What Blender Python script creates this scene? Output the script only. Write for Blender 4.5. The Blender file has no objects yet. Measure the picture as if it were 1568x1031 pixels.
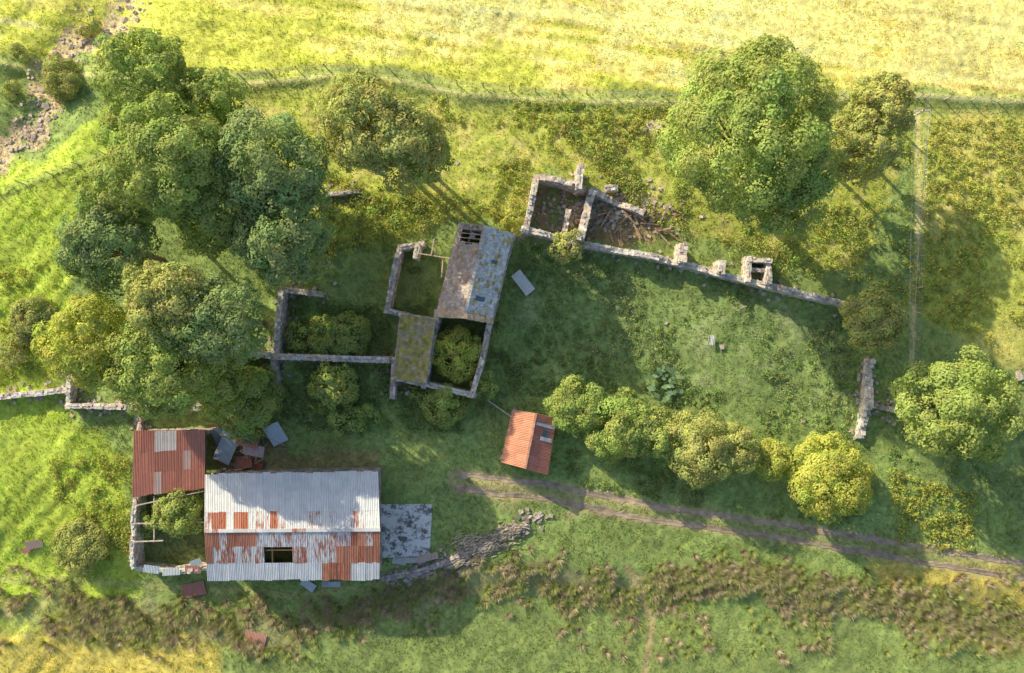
import bpy, math, random
import numpy as np
rng=np.random.default_rng(11); random.seed(5)
scene=bpy.context.scene
S=1568/108.0; H=75.0
def at(px,py,z=0.0):
    k=(H-z)/H
    return np.array([(px-784)/S*k,(515.5-py)/S*k,z])
def lift(c,g=.68,m=1.30):
    c=m*np.power(np.clip(np.asarray(c,float),1e-4,1),g)
    return np.clip(c*np.array([1.0,1.0,.70]),0,.88)
# ------------------------------------------------------------ noise
def hsh(a,b,s): 
    t=np.sin(a*127.1+b*311.7+s*74.7)*43758.5453
    return t-np.floor(t)
def vn(x,y,s=0):
    xi=np.floor(x); yi=np.floor(y); fx=x-xi; fy=y-yi
    fx=fx*fx*(3-2*fx); fy=fy*fy*(3-2*fy)
    a=hsh(xi,yi,s);b=hsh(xi+1,yi,s);c=hsh(xi,yi+1,s);d=hsh(xi+1,yi+1,s)
    return (a*(1-fx)+b*fx)*(1-fy)+(c*(1-fx)+d*fx)*fy
def fbm(x,y,o=4,s=0):
    t=0;a=.5;n=0
    for i in range(o):
        t=t+a*vn(x*2**i+13.7*i,y*2**i+7.1*i,s+i); n+=a; a*=.55
    return t/n
def sst(a,b,x):
    t=np.clip((x-a)/(b-a),0,1); return t*t*(3-2*t)
def dpoly(u,v,pts,closed=False):
    d=np.full(np.shape(u),1e9)
    n=len(pts)
    for i in range(n if closed else n-1):
        ax,ay=pts[i];bx,by=pts[(i+1)%n]
        ex,ey=bx-ax,by-ay
        t=np.clip(((u-ax)*ex+(v-ay)*ey)/(ex*ex+ey*ey+1e-9),0,1)
        d=np.minimum(d,np.hypot(u-ax-t*ex,v-ay-t*ey))
    return d
def inside(u,v,pts):
    c=np.zeros(np.shape(u),bool); n=len(pts); j=n-1
    for i in range(n):
        xi,yi=pts[i];xj,yj=pts[j]
        c^=((yi>v)!=(yj>v))&(u<(xj-xi)*(v-yi)/(yj-yi+1e-9)+xi); j=i
    return c
def pmask(u,v,pts,soft=8):
    d=dpoly(u,v,pts,True); s=np.where(inside(u,v,pts),d,-d)
    return sst(-soft,soft,s)
# ------------------------------------------------------------ plan (survey units: 14.5 per metre)
GULLY=[(-300,330),(-40,240),(35,200),(50,150),(30,110),(80,45),(140,20),(180,-60),(260,-300)]
TRACK=[(700,735),(760,745),(850,752),(900,768),(1000,787),(1100,800),(1200,815),(1300,832),(1400,848),(1500,866),(1600,880),(1800,905),(2300,960)]
RUSH=[(-60,925),(120,940),(300,975),(430,975),(540,950),(640,925),(740,890),(830,890),(900,900),(985,905),(1100,880),(1200,890),(1270,925),(1400,930),(1500,960),(1640,965)]
TOPLINE=[(-200,60),(180,112),(370,122),(500,108),(600,115),(700,135),(860,148),(1050,153),(1250,148),(1400,142),(1568,150),(1900,160)]
def hfn(x,y):
    x=np.asarray(x,float);y=np.asarray(y,float)
    u=784+x*S; v=515.5-y*S
    r=np.clip(y-12,0,90); h=-0.18*r*r/(r+8)
    h=h-1.3*np.exp(-(dpoly(u,v,GULLY)/55)**2)
    h=h-0.9*sst(23,28,-y-0.06*x)
    h=h+(fbm(x/11,y/11,2,3)-.5)*1.0+(fbm(x/2.4,y/2.4,3,5)-.5)*.30
    st=vn((x*.16+y*.98)/.9,(x*.98-y*.16)/14,15)-.5
    h=h+st*.18*sst(22,30,y)
    st=vn((x*.75-y*.66)/.9,(x*.66+y*.75)/12,16)-.5
    h=h+st*.20*sst(40,47,-x)
    td=dpoly(u,v,TRACK)
    flat=sst(10,30,td)
    h=h+(vn(x/.55,y/.55,9)-.5)*.08*flat
    h=h-.10*(np.exp(-((td-11)/5)**2))
    tb=np.exp(-((dpoly(u,v,TOPLINE))/10)**2)*.35
    return h+tb
def hs(x,y): return float(hfn(x,y))
def gat(px,py):
    z=0
    for _ in range(5):
        p=at(px,py,z); z=hs(p[0],p[1])
    p=at(px,py,z); return p
def L(*a): return np.array(a,float)
def ground_col(x,y):
    u0=784+x*S; v0=515.5-y*S
    w=(fbm(x/4,y/4,3,21)-.5)*50; w2=(fbm(x/4,y/4,3,31)-.5)*50
    u=u0+w; v=v0+w2
    n1=fbm(x/7,y/7,4,1)[...,None]; n2=fbm(x/1.6,y/1.6,3,2)[...,None]; n3=fbm(x/.7,y/.7,2,4)[...,None]
    sA=vn((x*.16+y*.98)/.7,(x*.98-y*.16)/12,17)[...,None]; sB=vn((x*.75-y*.66)/.7,(x*.66+y*.75)/10,18)[...,None]
    c=L(.12,.185,.06)*np.ones(x.shape+(3,))
    def mix(c,col,m): return c*(1-m)+np.asarray(col)*m
    def P(pts,soft=8): return pmask(u,v,pts,soft)[...,None]
    mU=P([(-900,-3000),(4000,-3000),(4000,150),(1568,135),(1400,130),(1050,140),(860,130),(700,115),(500,95),(330,110),(190,110),(120,60),(-900,60)],10)
    gold=sst(.36,.64,n1*.7+sA*.3+ (u[...,None]-700)/3000 - v[...,None]/600+.04)
    c=mix(c,L(.40,.44,.07),mU); c=mix(c,L(.74,.53,.27),mU*gold*.8)
    mL=P([(-900,90),(60,240),(170,130),(190,250),(110,400),(80,620),(200,700),(200,1000),(-900,1000)],12)
    c=mix(c,L(.24,.34,.04),mL)
    m=P([(190,130),(500,120),(860,160),(1400,155),(1380,260),(1300,420),(1000,350),(840,255),(800,340),(700,340),(500,380),(350,200)],12)
    c=mix(c,L(.23,.27,.05),m)
    c=mix(c,L(.32,.26,.12),m*sst(.5,.7,n2)*.5)
    m=P([(1400,160),(3000,150),(3000,560),(1568,560),(1395,480)],10)
    c=mix(c,L(.26,.30,.06),m); c=mix(c,L(.36,.29,.12),m*sst(.45,.7,n1)*.6)
    m=P([(800,370),(890,385),(1050,415),(1300,480),(1330,680),(1100,640),(860,610),(760,600)],10)
    c=mix(c,L(.105,.17,.06),m)
    c=mix(c,L(.17,.20,.12),m*sst(.50,.68,n2)*sst(.40,.6,n1)*.6)
    m=P([(430,610),(760,610),(770,740),(600,740),(420,700)],12)
    c=mix(c,L(.15,.22,.07),m); 
    m=P([(-900,930),(400,1000),(900,930),(1568,980),(3000,1000),(3000,4000),(-900,4000)],14)
    c=mix(c,L(.125,.18,.06),m)  # foreground shade worked into the turf colour as a darker green
    m=P([(-900,950),(180,960),(330,1010),(360,1300),(-900,1600)],14)
    c=mix(c,L(.44,.35,.08),m*.8)  # warm sunlit patch painted into the dry grass colour
    m=P([(1330,870),(1480,860),(3000,950),(3000,1300),(1568,1020),(1400,960)],12)
    c=mix(c,L(.44,.33,.08),m*.7)  # patch of low sunlight painted into the turf colour
    d=dpoly(u,v,GULLY)[...,None]
    c=mix(c,L(.50,.38,.34),(1-sst(8,26,d+ (n2-.5)*90))*.85)
    d=dpoly(u,v,RUSH)[...,None]
    c=mix(c,L(.21,.18,.12),(1-sst(12,38,d+(n2-.5)*50))*.6)
    d=dpoly(u0+w*.15,v0+w2*.15,TOPLINE)[...,None]
    c=mix(c,L(.42,.40,.22),(1-sst(2,7,d))*.6)
    c=mix(c,L(.13,.17,.05),(1-sst(4,16,np.abs(d-14)))*.5)
    d=dpoly(u0+w*.1,v0+w2*.1,[(1415,165),(1408,300),(1400,440),(1395,600)])[...,None]
    c=mix(c,L(.50,.44,.30),(1-sst(2,6,d))*.6)
    d=dpoly(u0+w*.1,v0+w2*.1,[(-200,370),(0,300),(80,270),(160,238)])[...,None]
    c=mix(c,L(.08,.12,.03),(1-sst(2,8,d))*.85)
    for pg in ([(815,270),(895,290),(1000,320),(1010,375),(890,370),(805,350)],):
        m=P(pg,6); c=mix(c,L(.16,.12,.08),m*sst(.3,.55,n2))
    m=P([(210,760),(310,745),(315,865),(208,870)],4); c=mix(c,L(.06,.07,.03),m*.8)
    m=P([(325,650),(430,650),(430,715),(325,720)],6); c=mix(c,L(.15,.11,.07),m*.8)
    m=P([(400,706),(578,700),(578,722),(400,722)],6); c=mix(c,L(.20,.14,.08),m*.7)
    m=P([(700,750),(770,735),(860,745),(900,770),(860,800),(820,775),(760,770)],10); c=mix(c,L(.28,.23,.16),m*.75*sst(.3,.6,n2))
    d=dpoly(u0+w*.15,v0+w2*.15,TRACK)[...,None]
    c=mix(c,L(.20,.20,.10),(1-sst(12,24,d))*.5)
    c=mix(c,L(.24,.185,.13),np.exp(-((d-11)/5.5)**2)*.75)
    d=dpoly(u0+w*.12,v0+w2*.12,[(960,870),(980,900),(1000,960),(990,1040),(1000,1200)])[...,None]
    c=mix(c,L(.24,.18,.12),(1-sst(2,8,d))*.8)
    d=dpoly(u0+w*.12,v0+w2*.12,[(-100,890),(100,892),(250,905),(450,915),(600,900)])[...,None]
    c=mix(c,L(.22,.24,.10),(1-sst(3,9,d))*.6)
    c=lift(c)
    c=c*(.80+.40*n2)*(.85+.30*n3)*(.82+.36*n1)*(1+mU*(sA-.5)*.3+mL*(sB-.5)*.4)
    return np.clip(c,0,.9)
# ------------------------------------------------------------ mesh builder
class B:
    def __init__(s): s.V=[];s.F=[];s.C=[];s.M=[];s.K=[];s.n=0
    def add(s,V,F,C,m=0):
        V=np.asarray(V,float).reshape(-1,3);F=np.asarray(F,int)
        C=np.asarray(C,float)
        if C.ndim==1: C=np.tile(C,(len(V),1))
        if C.shape[1]==3: C=np.hstack([C,np.ones((len(C),1))])
        s.V.append(V);s.C.append(C);s.F.append((F+s.n).ravel());s.K.append(np.full(len(F),F.shape[1]));s.M.append(np.full(len(F),m));s.n+=len(V)
    def polys(s,P,C,m=0):
        n,k=P.shape[:2]; C=np.asarray(C,float)
        if C.ndim==1: C=np.tile(C,(n,1))
        s.add(P.reshape(-1,3),np.arange(n*k).reshape(n,k),np.repeat(C,k,0),m)
    BF=np.array([[0,3,2,1],[4,5,6,7],[0,1,5,4],[1,2,6,5],[2,3,7,6],[3,0,4,7]])
    def box8(s,V8,C,m=0):
        n=len(V8); C=np.asarray(C,float)
        if C.ndim==1: C=np.tile(C,(n,1))
        F=(s.BF[None]+8*np.arange(n)[:,None,None]).reshape(-1,4)
        s.add(V8.reshape(-1,3),F,np.repeat(C,8,0),m)
    def boxes(s,cen,dim,yaw,C,m=0,jit=0.0):
        cen=np.atleast_2d(cen);dim=np.atleast_2d(dim);n=len(cen);yaw=np.broadcast_to(yaw,(n,))
        q=np.array([[-1,-1,-1],[1,-1,-1],[1,1,-1],[-1,1,-1],[-1,-1,1],[1,-1,1],[1,1,1],[-1,1,1]])*.5
        v=q[None]*dim[:,None,:]
        if jit: v=v+rng.uniform(-jit,jit,v.shape)
        c,sn=np.cos(yaw)[:,None],np.sin(yaw)[:,None]
        x=v[...,0]*c-v[...,1]*sn;y=v[...,0]*sn+v[...,1]*c
        s.box8(np.stack([x,y,v[...,2]],-1)+cen[:,None,:],C,m)
    def beam(s,a,b,w,h,C,m=0):
        a=np.asarray(a,float);b=np.asarray(b,float);d=b-a;d/=np.linalg.norm(d)+1e-9
        up=np.array([0,0,1.]) if abs(d[2])<.95 else np.array([1.,0,0])
        sd=np.cross(d,up);sd/=np.linalg.norm(sd);up=np.cross(sd,d)
        V=[]
        for e in (-.5,.5):
            V+= [a-sd*w*.5+up*e*h,b+up*e*h-sd*w*.5,b+up*e*h+sd*w*.5,a+up*e*h+sd*w*.5]
        s.box8(np.array(V)[None],C,m)
    def cone(s,a,b,r0,r1,C,m=0,k=7):
        a=np.asarray(a,float);b=np.asarray(b,float);d=b-a;d/=np.linalg.norm(d)+1e-9
        up=np.array([0,0,1.]) if abs(d[2])<.9 else np.array([1.,0,0])
        x=np.cross(d,up);x/=np.linalg.norm(x);y=np.cross(d,x)
        t=np.arange(k)*2*math.pi/k
        o=np.cos(t)[:,None]*x+np.sin(t)[:,None]*y
        V=np.vstack([a+o*r0,b+o*r1]);F=[[i,(i+1)%k,k+(i+1)%k,k+i] for i in range(k)]
        s.add(V,F,C,m)
    def obj(s,name,mats,parent=None,smooth=False):
        me=bpy.data.meshes.new(name)
        V=np.vstack(s.V);F=np.concatenate(s.F);K=np.concatenate(s.K)
        me.vertices.add(len(V));me.vertices.foreach_set('co',V.ravel().astype(np.float32))
        me.loops.add(len(F));me.loops.foreach_set('vertex_index',F.astype(np.int32))
        me.polygons.add(len(K));me.polygons.foreach_set('loop_start',np.concatenate([[0],np.cumsum(K)[:-1]]).astype(np.int32))
        for m in mats: me.materials.append(m)
        me.polygons.foreach_set('material_index',np.concatenate(s.M).astype(np.int32))
        me.polygons.foreach_set('use_smooth',np.full(len(K),smooth))
        at_=me.color_attributes.new('Col','FLOAT_COLOR','POINT')
        at_.data.foreach_set('color',np.vstack(s.C).ravel().astype(np.float32))
        me.update(calc_edges=True)
        o=bpy.data.objects.new(name,me);scene.collection.objects.link(o)
        if parent: o.parent=parent
        return o
def empty(name,loc=(0,0,0)):
    o=bpy.data.objects.new(name,None);scene.collection.objects.link(o);return o
# ------------------------------------------------------------ materials
def newmat(name):
    m=bpy.data.materials.new(name);m.use_nodes=True;nt=m.node_tree
    for n in list(nt.nodes): nt.nodes.remove(n)
    out=nt.nodes.new('ShaderNodeOutputMaterial');return m,nt,out
def N(nt,t,**k):
    n=nt.nodes.new(t)
    for a,b in k.items(): setattr(n,a,b)
    return n
def colnoise(nt,scale,lo,hi,detail=4):
    tc=N(nt,'ShaderNodeTexCoord');no=N(nt,'ShaderNodeTexNoise');no.inputs['Scale'].default_value=scale;no.inputs['Detail'].default_value=detail
    nt.links.new(tc.outputs['Object'],no.inputs['Vector'])
    mr=N(nt,'ShaderNodeMapRange');mr.inputs[1].default_value=.3;mr.inputs[2].default_value=.7;mr.inputs[3].default_value=lo;mr.inputs[4].default_value=hi
    nt.links.new(no.outputs['Fac'],mr.inputs[0]);return mr,no
def vcmul(nt,fac_out):
    a=N(nt,'ShaderNodeAttribute',attribute_name='Col')
    v=N(nt,'ShaderNodeVectorMath',operation='SCALE')
    nt.links.new(a.outputs['Color'],v.inputs[0]);nt.links.new(fac_out,v.inputs['Scale']);return v,a
def mat_leaf(name,tr=.3):
    m,nt,out=newmat(name)
    a=N(nt,'ShaderNodeAttribute',attribute_name='Col')
    d=N(nt,'ShaderNodeBsdfDiffuse');t=N(nt,'ShaderNodeBsdfTranslucent')
    mx=N(nt,'ShaderNodeMixShader');mx.inputs[0].default_value=tr
    nt.links.new(a.outputs['Color'],d.inputs[0]);nt.links.new(a.outputs['Color'],t.inputs[0])
    nt.links.new(d.outputs[0],mx.inputs[1]);nt.links.new(t.outputs[0],mx.inputs[2])
    nt.links.new(mx.outputs[0],out.inputs[0]);return m
def mat_vc(name,scale=3,lo=.75,hi=1.25,rough=.9,bump=.3,bs=8):
    m,nt,out=newmat(name)
    mr,_=colnoise(nt,scale,lo,hi,5);v,a=vcmul(nt,mr.outputs[0])
    p=N(nt,'ShaderNodeBsdfPrincipled');p.inputs['Roughness'].default_value=rough
    p.inputs['Specular IOR Level'].default_value=.2
    nt.links.new(v.outputs[0],p.inputs['Base Color'])
    mr2,no2=colnoise(nt,bs,0,1,4)
    b=N(nt,'ShaderNodeBump');b.inputs['Strength'].default_value=bump;b.inputs['Distance'].default_value=.08
    nt.links.new(no2.outputs['Fac'],b.inputs['Height']);nt.links.new(b.outputs[0],p.inputs['Normal'])
    nt.links.new(p.outputs[0],out.inputs[0]);return m
def mat_iron():
    m,nt,out=newmat('corrugated_iron')
    tc=N(nt,'ShaderNodeTexCoord');mp=N(nt,'ShaderNodeMapping');mp.inputs['Scale'].default_value=(3.2,.5,1)
    nt.links.new(tc.outputs['Object'],mp.inputs[0])
    n1=N(nt,'ShaderNodeTexNoise');n1.inputs['Scale'].default_value=1.3;n1.inputs['Detail'].default_value=9;n1.inputs['Roughness'].default_value=.72
    nt.links.new(mp.outputs[0],n1.inputs['Vector'])
    a=N(nt,'ShaderNodeAttribute',attribute_name='Col')
    ad=N(nt,'ShaderNodeMath',operation='ADD');nt.links.new(n1.outputs['Fac'],ad.inputs[0]);nt.links.new(a.outputs['Alpha'],ad.inputs[1])
    mr=N(nt,'ShaderNodeMapRange');mr.inputs[1].default_value=.91;mr.inputs[2].default_value=1.04
    nt.links.new(ad.outputs[0],mr.inputs[0])
    n2=N(nt,'ShaderNodeTexNoise');n2.inputs['Scale'].default_value=3;n2.inputs['Detail'].default_value=6;nt.links.new(mp.outputs[0],n2.inputs['Vector'])
    cr=N(nt,'ShaderNodeValToRGB');cr.color_ramp.elements[0].position=.3;cr.color_ramp.elements[0].color=(.34,.10,.06,1);cr.color_ramp.elements[1].position=.7;cr.color_ramp.elements[1].color=(.66,.26,.15,1)
    nt.links.new(n2.outputs['Fac'],cr.inputs[0])
    mg,_=colnoise(nt,1.2,.92,1.06)
    v=N(nt,'ShaderNodeVectorMath',operation='SCALE');nt.links.new(a.outputs['Color'],v.inputs[0]);nt.links.new(mg.outputs[0],v.inputs['Scale'])
    mx=N(nt,'ShaderNodeMixRGB');nt.links.new(mr.outputs[0],mx.inputs[0]);nt.links.new(v.outputs[0],mx.inputs[1]);nt.links.new(cr.outputs[0],mx.inputs[2])
    p=N(nt,'ShaderNodeBsdfPrincipled');p.inputs['Roughness'].default_value=.45;p.inputs['Metallic'].default_value=0.0
    nt.links.new(mx.outputs[0],p.inputs['Base Color']);nt.links.new(p.outputs[0],out.inputs[0]);return m
M_leaf=mat_leaf('foliage',.30);M_grass=mat_leaf('grass_blades',.35)
M_bark=mat_vc('bark',4,.7,1.3);M_stone=mat_vc('rubble_stone',2.5,.75,1.3,.95,.6,9)
M_slate=mat_vc('stone_slate',2,.75,1.25,.9,.4,9);M_wood=mat_vc('weathered_timber',5,.7,1.3)
M_ground=mat_vc('ground_turf',1.6,.8,1.2,1,.4,5);M_soil=mat_vc('track_soil',1.5,.7,1.3,1,.5,6)
M_iron=mat_iron()
M_conc,nt,out=newmat('broken_concrete')
mr,no=colnoise(nt,.9,0,1,14);no.inputs['Roughness'].default_value=.82;mr.inputs[1].default_value=.45;mr.inputs[2].default_value=.51
mx=N(nt,'ShaderNodeMixRGB');mx.inputs[1].default_value=(.17,.18,.18,1);mx.inputs[2].default_value=(.88,.88,.88,1)
p=N(nt,'ShaderNodeBsdfPrincipled');p.inputs['Roughness'].default_value=.9
nt.links.new(mr.outputs[0],mx.inputs[0]);nt.links.new(mx.outputs[0],p.inputs['Base Color']);nt.links.new(p.outputs[0],out.inputs[0])
M_glass=bpy.data.materials.new('roof_glass');M_glass.use_nodes=True
_p=M_glass.node_tree.nodes['Principled BSDF'];_p.inputs['Base Color'].default_value=(.10,.18,.22,1);_p.inputs['Roughness'].default_value=.15
# ------------------------------------------------------------ ground
dx=.21
xs=np.concatenate([-np.geomspace(62,700,26)[::-1],np.arange(-61,61,dx),np.geomspace(61.2,700,26)])
ys=np.concatenate([-np.geomspace(43.5,700,26)[::-1],np.arange(-43,45,dx),np.geomspace(45.2,700,26)])
X,Y=np.meshgrid(xs,ys);Z=hfn(X,Y);C=ground_col(X,Y).reshape(-1,3)
nx=len(xs);ny=len(ys);ii=(np.arange(ny-1)[:,None]*nx+np.arange(nx-1)[None]).ravel()
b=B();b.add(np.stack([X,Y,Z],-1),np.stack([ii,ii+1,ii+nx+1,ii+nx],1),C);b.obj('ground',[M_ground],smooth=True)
NOGRASS=[[(320,728),(575,724),(577,880),(322,880)],[(208,665),(312,662),(312,745),(208,755)],[(770,632),(850,642),(836,722),(772,708)],
 [(705,345),(780,357),(745,490),(672,480)],[(610,485),(665,490),(650,582),(606,578)],[(583,773),(660,773),(657,850),(583,852)]]
def blocked(u,v):
    m=np.zeros(u.shape,bool)
    for p in NOGRASS: m|=inside(u,v,p)
    return m
# ------------------------------------------------------------ blades and leaves
def blades(b,P,k,h,spread,w,C,m=0,cv=.25):
    n=len(P);P=np.repeat(P,k,0);C=np.repeat(C,k,0);h=np.repeat(np.broadcast_to(h,(n,)),k);sp=np.repeat(np.broadcast_to(spread,(n,)),k)
    t=rng.uniform(0,2*math.pi,n*k);d=np.stack([np.cos(t),np.sin(t),0*t],1);r=rng.uniform(.3,1,n*k)
    base=P+d*(sp*.35*rng.random(n*k))[:,None]
    tip=base+d*(sp*r)[:,None];tip[:,2]+=h*rng.uniform(.6,1.1,n*k)
    sd=np.stack([-np.sin(t),np.cos(t),0*t],1)*(w*rng.uniform(.6,1.2,n*k))[:,None]*.5
    T=np.stack([base-sd,base+sd,tip],1)
    C=np.clip(C*rng.uniform(1-cv,1+cv,(n*k,1)),0,.92)
    b.polys(T,C,m)
def leaves(b,P,Nn,size,C,m=0,jit=.5):
    n=len(P);Nn=Nn/(np.linalg.norm(Nn,axis=1,keepdims=True)+1e-9)+rng.normal(0,jit,(n,3));Nn/=np.linalg.norm(Nn,axis=1,keepdims=True)+1e-9
    r=rng.normal(size=(n,3));a=np.cross(Nn,r);a/=np.linalg.norm(a,axis=1,keepdims=True)+1e-9;c=np.cross(Nn,a)
    s=(size*rng.uniform(.6,1.3,n))[:,None]
    b.polys(np.stack([P-a*s*.55,P+c*s*.36-a*s*.05,P+a*s*.6,P-c*s*.36-a*s*.05],1),np.clip(C,0,.85),m)
def crown(b,cen,r,rz,col,dens=1.0,leaf=.3,m=0,bottom=-.4,lump=.23):
    n=int(34+ 4.6/lump**2 *min(1.0,.5+r/8)) if r>2 else 18
    seed=rng.uniform(0,99);col=lift(col,.60,1.24)
    d=rng.normal(size=(n*3,3));d/=np.linalg.norm(d,axis=1,keepdims=True);d=d[d[:,2]>bottom][:n]
    az=np.arctan2(d[:,1],d[:,0])
    rad=.72+.40*vn(np.cos(az)*1.9+seed,np.sin(az)*1.9+d[:,2]*1.7+seed,3)+rng.uniform(-.13,.10,len(d))
    inner=rng.random(len(d))<.15; rad=np.where(inner,rad*.6,rad)
    pc=cen+d*rad[:,None]*np.array([r,r,rz])*.88
    pr=r*lump*rng.uniform(.6,1.35,len(d))
    if r<2: pr=r*.4*rng.uniform(.7,1.2,len(d))
    LP=[];LN=[];LC=[]
    for i in range(len(d)):
        k=int(dens*8.5*pr[i]**2/(leaf*leaf))+12
        q=rng.normal(size=(k,3))+d[i]*.8+np.array([0,0,.35]);q/=np.linalg.norm(q,axis=1,keepdims=True)
        rr=pr[i]*rng.uniform(.88,1.05,k)*(.78+.4*vn(q[:,0]*2.6+i,q[:,1]*2.6+q[:,2]*2.3,7))
        LP.append(pc[i]+q*rr[:,None]*np.array([1,1,.82]));LN.append(q+d[i]*.1+np.array([0,0,.05]))
        cc=col*rng.uniform(.82,1.18)*(1+rng.uniform(-.07,.07,3))
        LC.append(cc*rng.uniform(.87,1.13,(k,1)))
    leaves(b,np.vstack(LP),np.vstack(LN),leaf,np.vstack(LC),m,.24)
    return pc,pr
G_DARK=(.13,.205,.085);G_MID=(.19,.265,.065);G_YEL=(.30,.34,.055);G_OLIVE=(.25,.275,.085)
def tree(px,py,rpx,height,col,name='broadleaf_tree',leaf=.245,dens=1.0,flat=.8,lump=.23):
    z=0
    for _ in range(4):
        k=(H-z)/H;r=rpx/S*k;rz=r*flat
        x,y=at(px,py,z)[:2];g=hs(x,y);z=max(g+height-rz,g+rz*.75)
    b=B();cen=np.array([x,y,z])
    pc,pr=crown(b,cen,r,rz,col,dens,leaf,0,lump=lump)
    bark=(.20,.15,.10);tr=.05*r+.08
    fork=np.array([x+rng.uniform(-.3,.3),y+rng.uniform(-.3,.3),g+(z-g)*.55])
    b.cone([x,y,g-.4],[x,y,g+.3],tr*1.5,tr*1.05,bark,1,9);b.cone([x,y,g+.3],fork,tr*1.05,tr*.75,bark,1,9)
    b.cone(fork,cen+[0,0,rz*.4],tr*.7,tr*.2,bark,1)
    for i in rng.choice(len(pc),min(18,len(pc)),False):
        mid=(fork+pc[i])/2+rng.uniform(-.3,.3,3)-[0,0,.2]
        b.cone(fork,mid,tr*.42,tr*.24,bark,1,6);b.cone(mid,pc[i],tr*.24,.03,bark,1,6)
    return b.obj(name,[M_leaf,M_bark])
def bush(px,py,rpx,h,col,name='shrub',leaf=.18,dens=1.0,sx=1.0):
    p=gat(px,py);z=p[2]+h*.45;k=(H-z)/H;x,y=at(px,py,z)[:2];r=rpx/S*k
    b=B();n=max(1,int(sx*1.5)) if sx>1.2 else 1
    for i in range(n):
        ox=(i-(n-1)/2)*r*.8 if n>1 else 0
        pc,pr=crown(b,np.array([x+ox,y+rng.uniform(-.2,.2),z]),r,h*.55,np.array(col)*rng.uniform(.9,1.1),dens,leaf,0,bottom=-.6,lump=.3)
        for j in range(0,len(pc),max(1,len(pc)//6)): b.cone([x+ox,y,p[2]-.2],pc[j],.07,.02,(.15,.11,.08),1,5)
    return b.obj(name,[M_leaf,M_bark])
TREES=[(225,125,74,14.5,G_MID),(325,160,56,12.5,G_MID),(270,250,98,17,G_MID),(418,255,80,15.5,G_DARK),(442,355,78,14,G_DARK),(335,325,70,13,G_MID),
(165,380,70,13.5,G_DARK),(178,300,56,12.5,G_MID),(205,205,48,11,G_MID),
(138,520,68,13,G_YEL),(262,468,66,15,G_OLIVE),(338,490,66,14,G_DARK),(245,568,74,13.5,G_MID),(325,575,46,8,G_MID),
(562,190,76,14.5,G_OLIVE),(615,222,66,13.5,G_OLIVE),(652,240,40,10,G_MID),
(1155,205,126,18.5,G_MID),(1195,275,80,14,G_MID),(1345,165,52,11,G_OLIVE),(1315,228,54,10,G_OLIVE),
(1462,625,86,10.5,G_MID),(1335,490,48,6.5,G_OLIVE)]
for t in TREES: tree(*t,lump=rng.uniform(.175,.215))
for t in [(375,612,54,4.5,G_MID),(885,622,42,4.5,G_MID),(945,655,50,5.5,G_MID),(1000,662,38,5,G_MID),(1070,685,54,6,G_OLIVE),(1120,690,40,5,G_OLIVE),(1183,705,30,3.5,G_YEL),(1268,730,58,6,G_YEL),
          (867,378,24,3.6,G_OLIVE),(512,592,34,3.2,G_MID),(680,620,32,3,G_MID),(742,592,20,2.6,G_MID),(530,642,26,2,G_MID),(700,540,40,3.2,G_YEL),(278,785,38,3.6,G_MID)]:
    tree(t[0],t[1],t[2],t[3],t[4],'small_tree',leaf=.2,flat=.75,lump=.25)
for t in [(95,120,30,2.2,G_OLIVE,1),(135,35,18,1.5,G_OLIVE,1),(20,140,16,1.3,G_OLIVE,1),(30,80,14,1.2,G_OLIVE,1),(470,515,28,1.8,G_MID,1),(520,518,32,2,G_MID,1.5),(785,342,18,1.6,G_YEL,1),(225,800,18,1.8,G_MID,1),(645,195,20,1.6,G_OLIVE,1),
          (120,835,40,1.3,G_OLIVE,1),(50,490,34,1.4,G_OLIVE,1),(20,540,26,1.2,G_OLIVE,1),(1290,745,30,1.6,G_MID,1),(960,600,12,1,G_MID,1),(640,600,14,.9,G_MID,1),(360,560,30,2,G_MID,1),(560,640,20,1,G_MID,1)]:
    bush(*t[:5],sx=t[5])
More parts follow.
